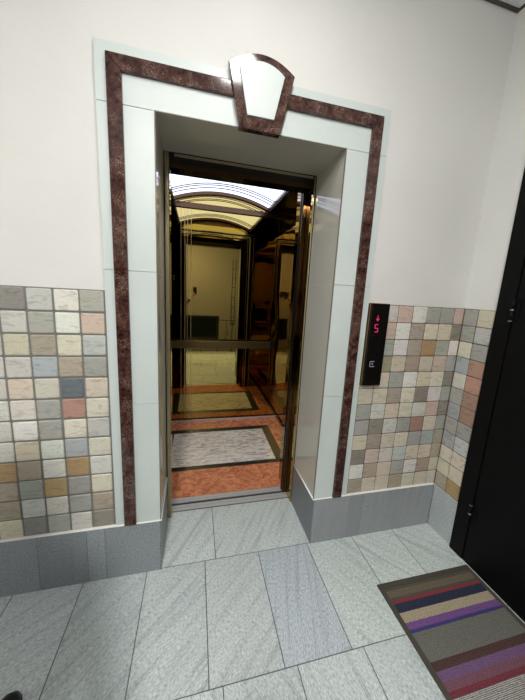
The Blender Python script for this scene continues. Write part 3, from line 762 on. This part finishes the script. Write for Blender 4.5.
# head with face, turned to the phone
hc = Vector((px+.04, py-.03, 1.635)); fdir = Vector((.72, -.62, -.1)).normalized(); fr = fdir.cross(Vector((0, 0, 1))).normalized(); fu = fr.cross(fdir)
hb = bmesh.new(); bmesh.ops.create_uvsphere(hb, u_segments=28, v_segments=20, radius=1)
for v in hb.verts:
    x, y, z = v.co   # local: x right, y forward, z up
    w_ = .076*(1-.22*max(0, -z)); X, Y, Z = x*w_, y*.095, z*.115
    if y > 0 and z < -.2: Y *= 1-.08*abs(x)
    if y > .8 and -.35 < z < .15 and abs(x) < .22: Y += .020*(1-abs(x)/.22)*(1-abs(z+.15)/.3 if abs(z+.15) < .3 else 0)
    if y > .7 and .0 < z < .28 and .2 < abs(x) < .55: Y -= .007
    v.co = hc + fr*X + fdir*Y + fu*Z
merge(body, hb)
for s_ in (1, -1):
    eb = bmesh.new(); ball(eb, hc+fr*.078*s_-fdir*.005-fu*.01, (.012, .018, .030), 12); merge(body, eb)
# hands: palm and five fingers in one grown surface each
def hand(w_, along, side, palm_n, curl, mirror=1):
    along, side, palm_n = along.normalized(), side.normalized(), palm_n.normalized()
    pts = [w_, w_+along*.035, w_+along*.08]; ed = [(0,1),(1,2)]; rd = [(.026,.018),(.036,.015),(.038,.012)]
    L_ = [.070, .080, .075, .058]
    bmh = skin_mesh(pts, ed, rd, 2)
    for k in range(4):
        b = w_+along*(.075-.004*abs(k-1))+side*(.029-.0195*k); d = along.copy(); P = [b-along*.02]; p = b; P.append(p.copy())
        for seg, fr_ in enumerate((.45, .32, .23)):
            d = (d*math.cos(curl)+palm_n*math.sin(curl)).normalized()
            up_ = palm_n; n2 = (palm_n*math.cos(curl)-along*math.sin(curl)).normalized()
            p = p+d*L_[k]*fr_; P.append(p.copy()); palm_n_l = n2
            palm_n = palm_n if False else palm_n
            d = d
        merge(bmh, skin_mesh(P, [(i, i+1) for i in range(len(P)-1)], [.009, .0092, .0085, .0078, .0065], 1))
    b = w_+along*.02+side*.022
    P = [b, b+side*.026+along*.022+palm_n*.006, b+side*.036+along*.05+palm_n*.018, b+side*.032+along*.074+palm_n*.03]
    merge(bmh, skin_mesh(P, [(0,1),(1,2),(2,3)], [.013, .0115, .0095, .0078], 1))
    return bmh
merge(body, hand(wR, Vector((.60, 0, .80)), Vector((-.80, 0, .60)), Vector((0, -1, 0)), .10))
merge(body, hand(wL, Vector((.05, .1, -1)), Vector((.2, 1, .1)), Vector((1, -.2, 0)), .32))
MAT_body = obj('body', body, 'skin', per, fix=True)
jk = skin_mesh([(px, py, .86), (px, py, 1.12), ch, (px, py-.03, 1.405), (px+.005, py-.03, 1.46), sR, eR, wR+(eR-wR).normalized()*.03, sL, eL, wL+(eL-wL).normalized()*.03],
    [(0,1),(1,2),(2,3),(3,4),(3,5),(5,6),(6,7),(3,8),(8,9),(9,10)], [(.175,.150),(.160,.125),(.18,.135),(.14,.105),.07,.078,.058,.042,.078,.058,.042])
obj('jacket', jk, 'jacket', per)
tr_ = skin_mesh([pv, hR, kR, aR+Vector((0, 0, .0)), hL, kL, aL, (px, py, 1.03)], [(0,1),(1,2),(2,3),(0,4),(4,5),(5,6),(0,7)], [(.12,.10), .098, .076, .06, .098, .076, .06, (.13,.10)])
obj('trousers', tr_, 'trousers', per)
def shoe(heel, direction):
    d = Vector((direction[0], direction[1], 0)).normalized(); s_ = Vector((-d.y, d.x, 0)); parts = []
    secs = [(-.015, .020, .060), (.0, .034, .085), (.04, .037, .095), (.09, .036, .085), (.14, .040, .066), (.19, .047, .055), (.23, .045, .048), (.262, .033, .040), (.278, .015, .028)]
    bm = bmesh.new(); rings = []
    for t, w_, h_ in secs:
        rings.append([bm.verts.new(Vector((heel[0], heel[1], 0))+d*t+s_*w_*math.cos(a)*(1 if math.sin(a) < .2 else .92)+Vector((0, 0, .014+(h_-.014)*max(0, math.sin(a))**.7))) for a in [2*PI*k/20 for k in range(20)]])
    for a, b in zip(rings, rings[1:]):
        for k in range(20): f = bm.faces.new((a[k], a[(k+1) % 20], b[(k+1) % 20], b[k])); f.smooth = True
    bm.faces.new(rings[0][::-1]); bm.faces.new(rings[-1])
    o = obj('shoe', bm, 'shoe', per)
    bm = bmesh.new(); lo, hi = [], []
    prof = [(t, w_+.003) for t, w_, _ in secs]; loop = [(t, w_) for t, w_ in prof]+[(t, -w_) for t, w_ in prof[::-1]]
    for z, L2 in ((.0, lo), (.017, hi)):
        for t, w_ in loop: L2.append(bm.verts.new(Vector((heel[0], heel[1], z))+d*t+s_*w_))
    n = len(lo); bm.faces.new(lo[::-1]); bm.faces.new(hi)
    for i in range(n): bm.faces.new((lo[i], lo[(i+1) % n], hi[(i+1) % n], hi[i]))
    obj('sole', bm, 'sole', o)
shoe((px-.132, py+.322, 0), (.38, 1.0)); shoe((px+.09, py-.13, 0), (.35, .95))
hb = bmesh.new(); bmesh.ops.create_uvsphere(hb, u_segments=28, v_segments=20, radius=1)
kill = []
for v in hb.verts:
    x, y, z = v.co
    if (y > .35 and z < .55) or z < -.55: kill.append(v)
    v.co = hc + fr*x*.084 + fdir*(y*.100-.004) + fu*(z*.122+.004)
bmesh.ops.delete(hb, geom=kill, context='VERTS')
for f in hb.faces: f.smooth = True
ho = obj('hair', hb, 'hair', per); sm = ho.modifiers.new('thick', 'SOLIDIFY'); sm.thickness = .012; sm.offset = 1
for s_ in (1, -1):
    bm = bmesh.new(); ball(bm, hc+fr*.030*s_+fdir*.0765+fu*.012, .0115, 14); eo = obj('eye', bm, 'eye', per)
    bm = bmesh.new(); ball(bm, hc+fr*.030*s_+fdir*.0850+fu*.012, .0050, 10); obj('iris', bm, 'iris', eo)
bm = bmesh.new(); tube(bm, [hc+fr*x-fu*.052+fdir*(.088-abs(x)*.25) for x in (-.024, -.012, 0, .012, .024)], [.002, .005, .006, .005, .002], 8); obj('mouth', bm, 'lip', per)

ph = thing('smartphone', 'dark smartphone held upright in the raised hand, reflected in the gold mirror', 'phone', (.15, -1.468, 1.41))
bm = bmesh.new(); bx(bm, 0.122, .197, -1.498, -1.490, 1.405, 1.560, bev=.003); obj('phone_body', bm, 'phone', ph)
bm = bmesh.new(); bx(bm, .165, .194, -1.4905, -1.4870, 1.522, 1.556, bev=.002); obj('camera_bump', bm, 'phone', ph)
bm = bmesh.new(); bx(bm, .126, .193, -1.4985, -1.4978, 1.410, 1.555); obj('screen', bm, 'panelblack', ph)
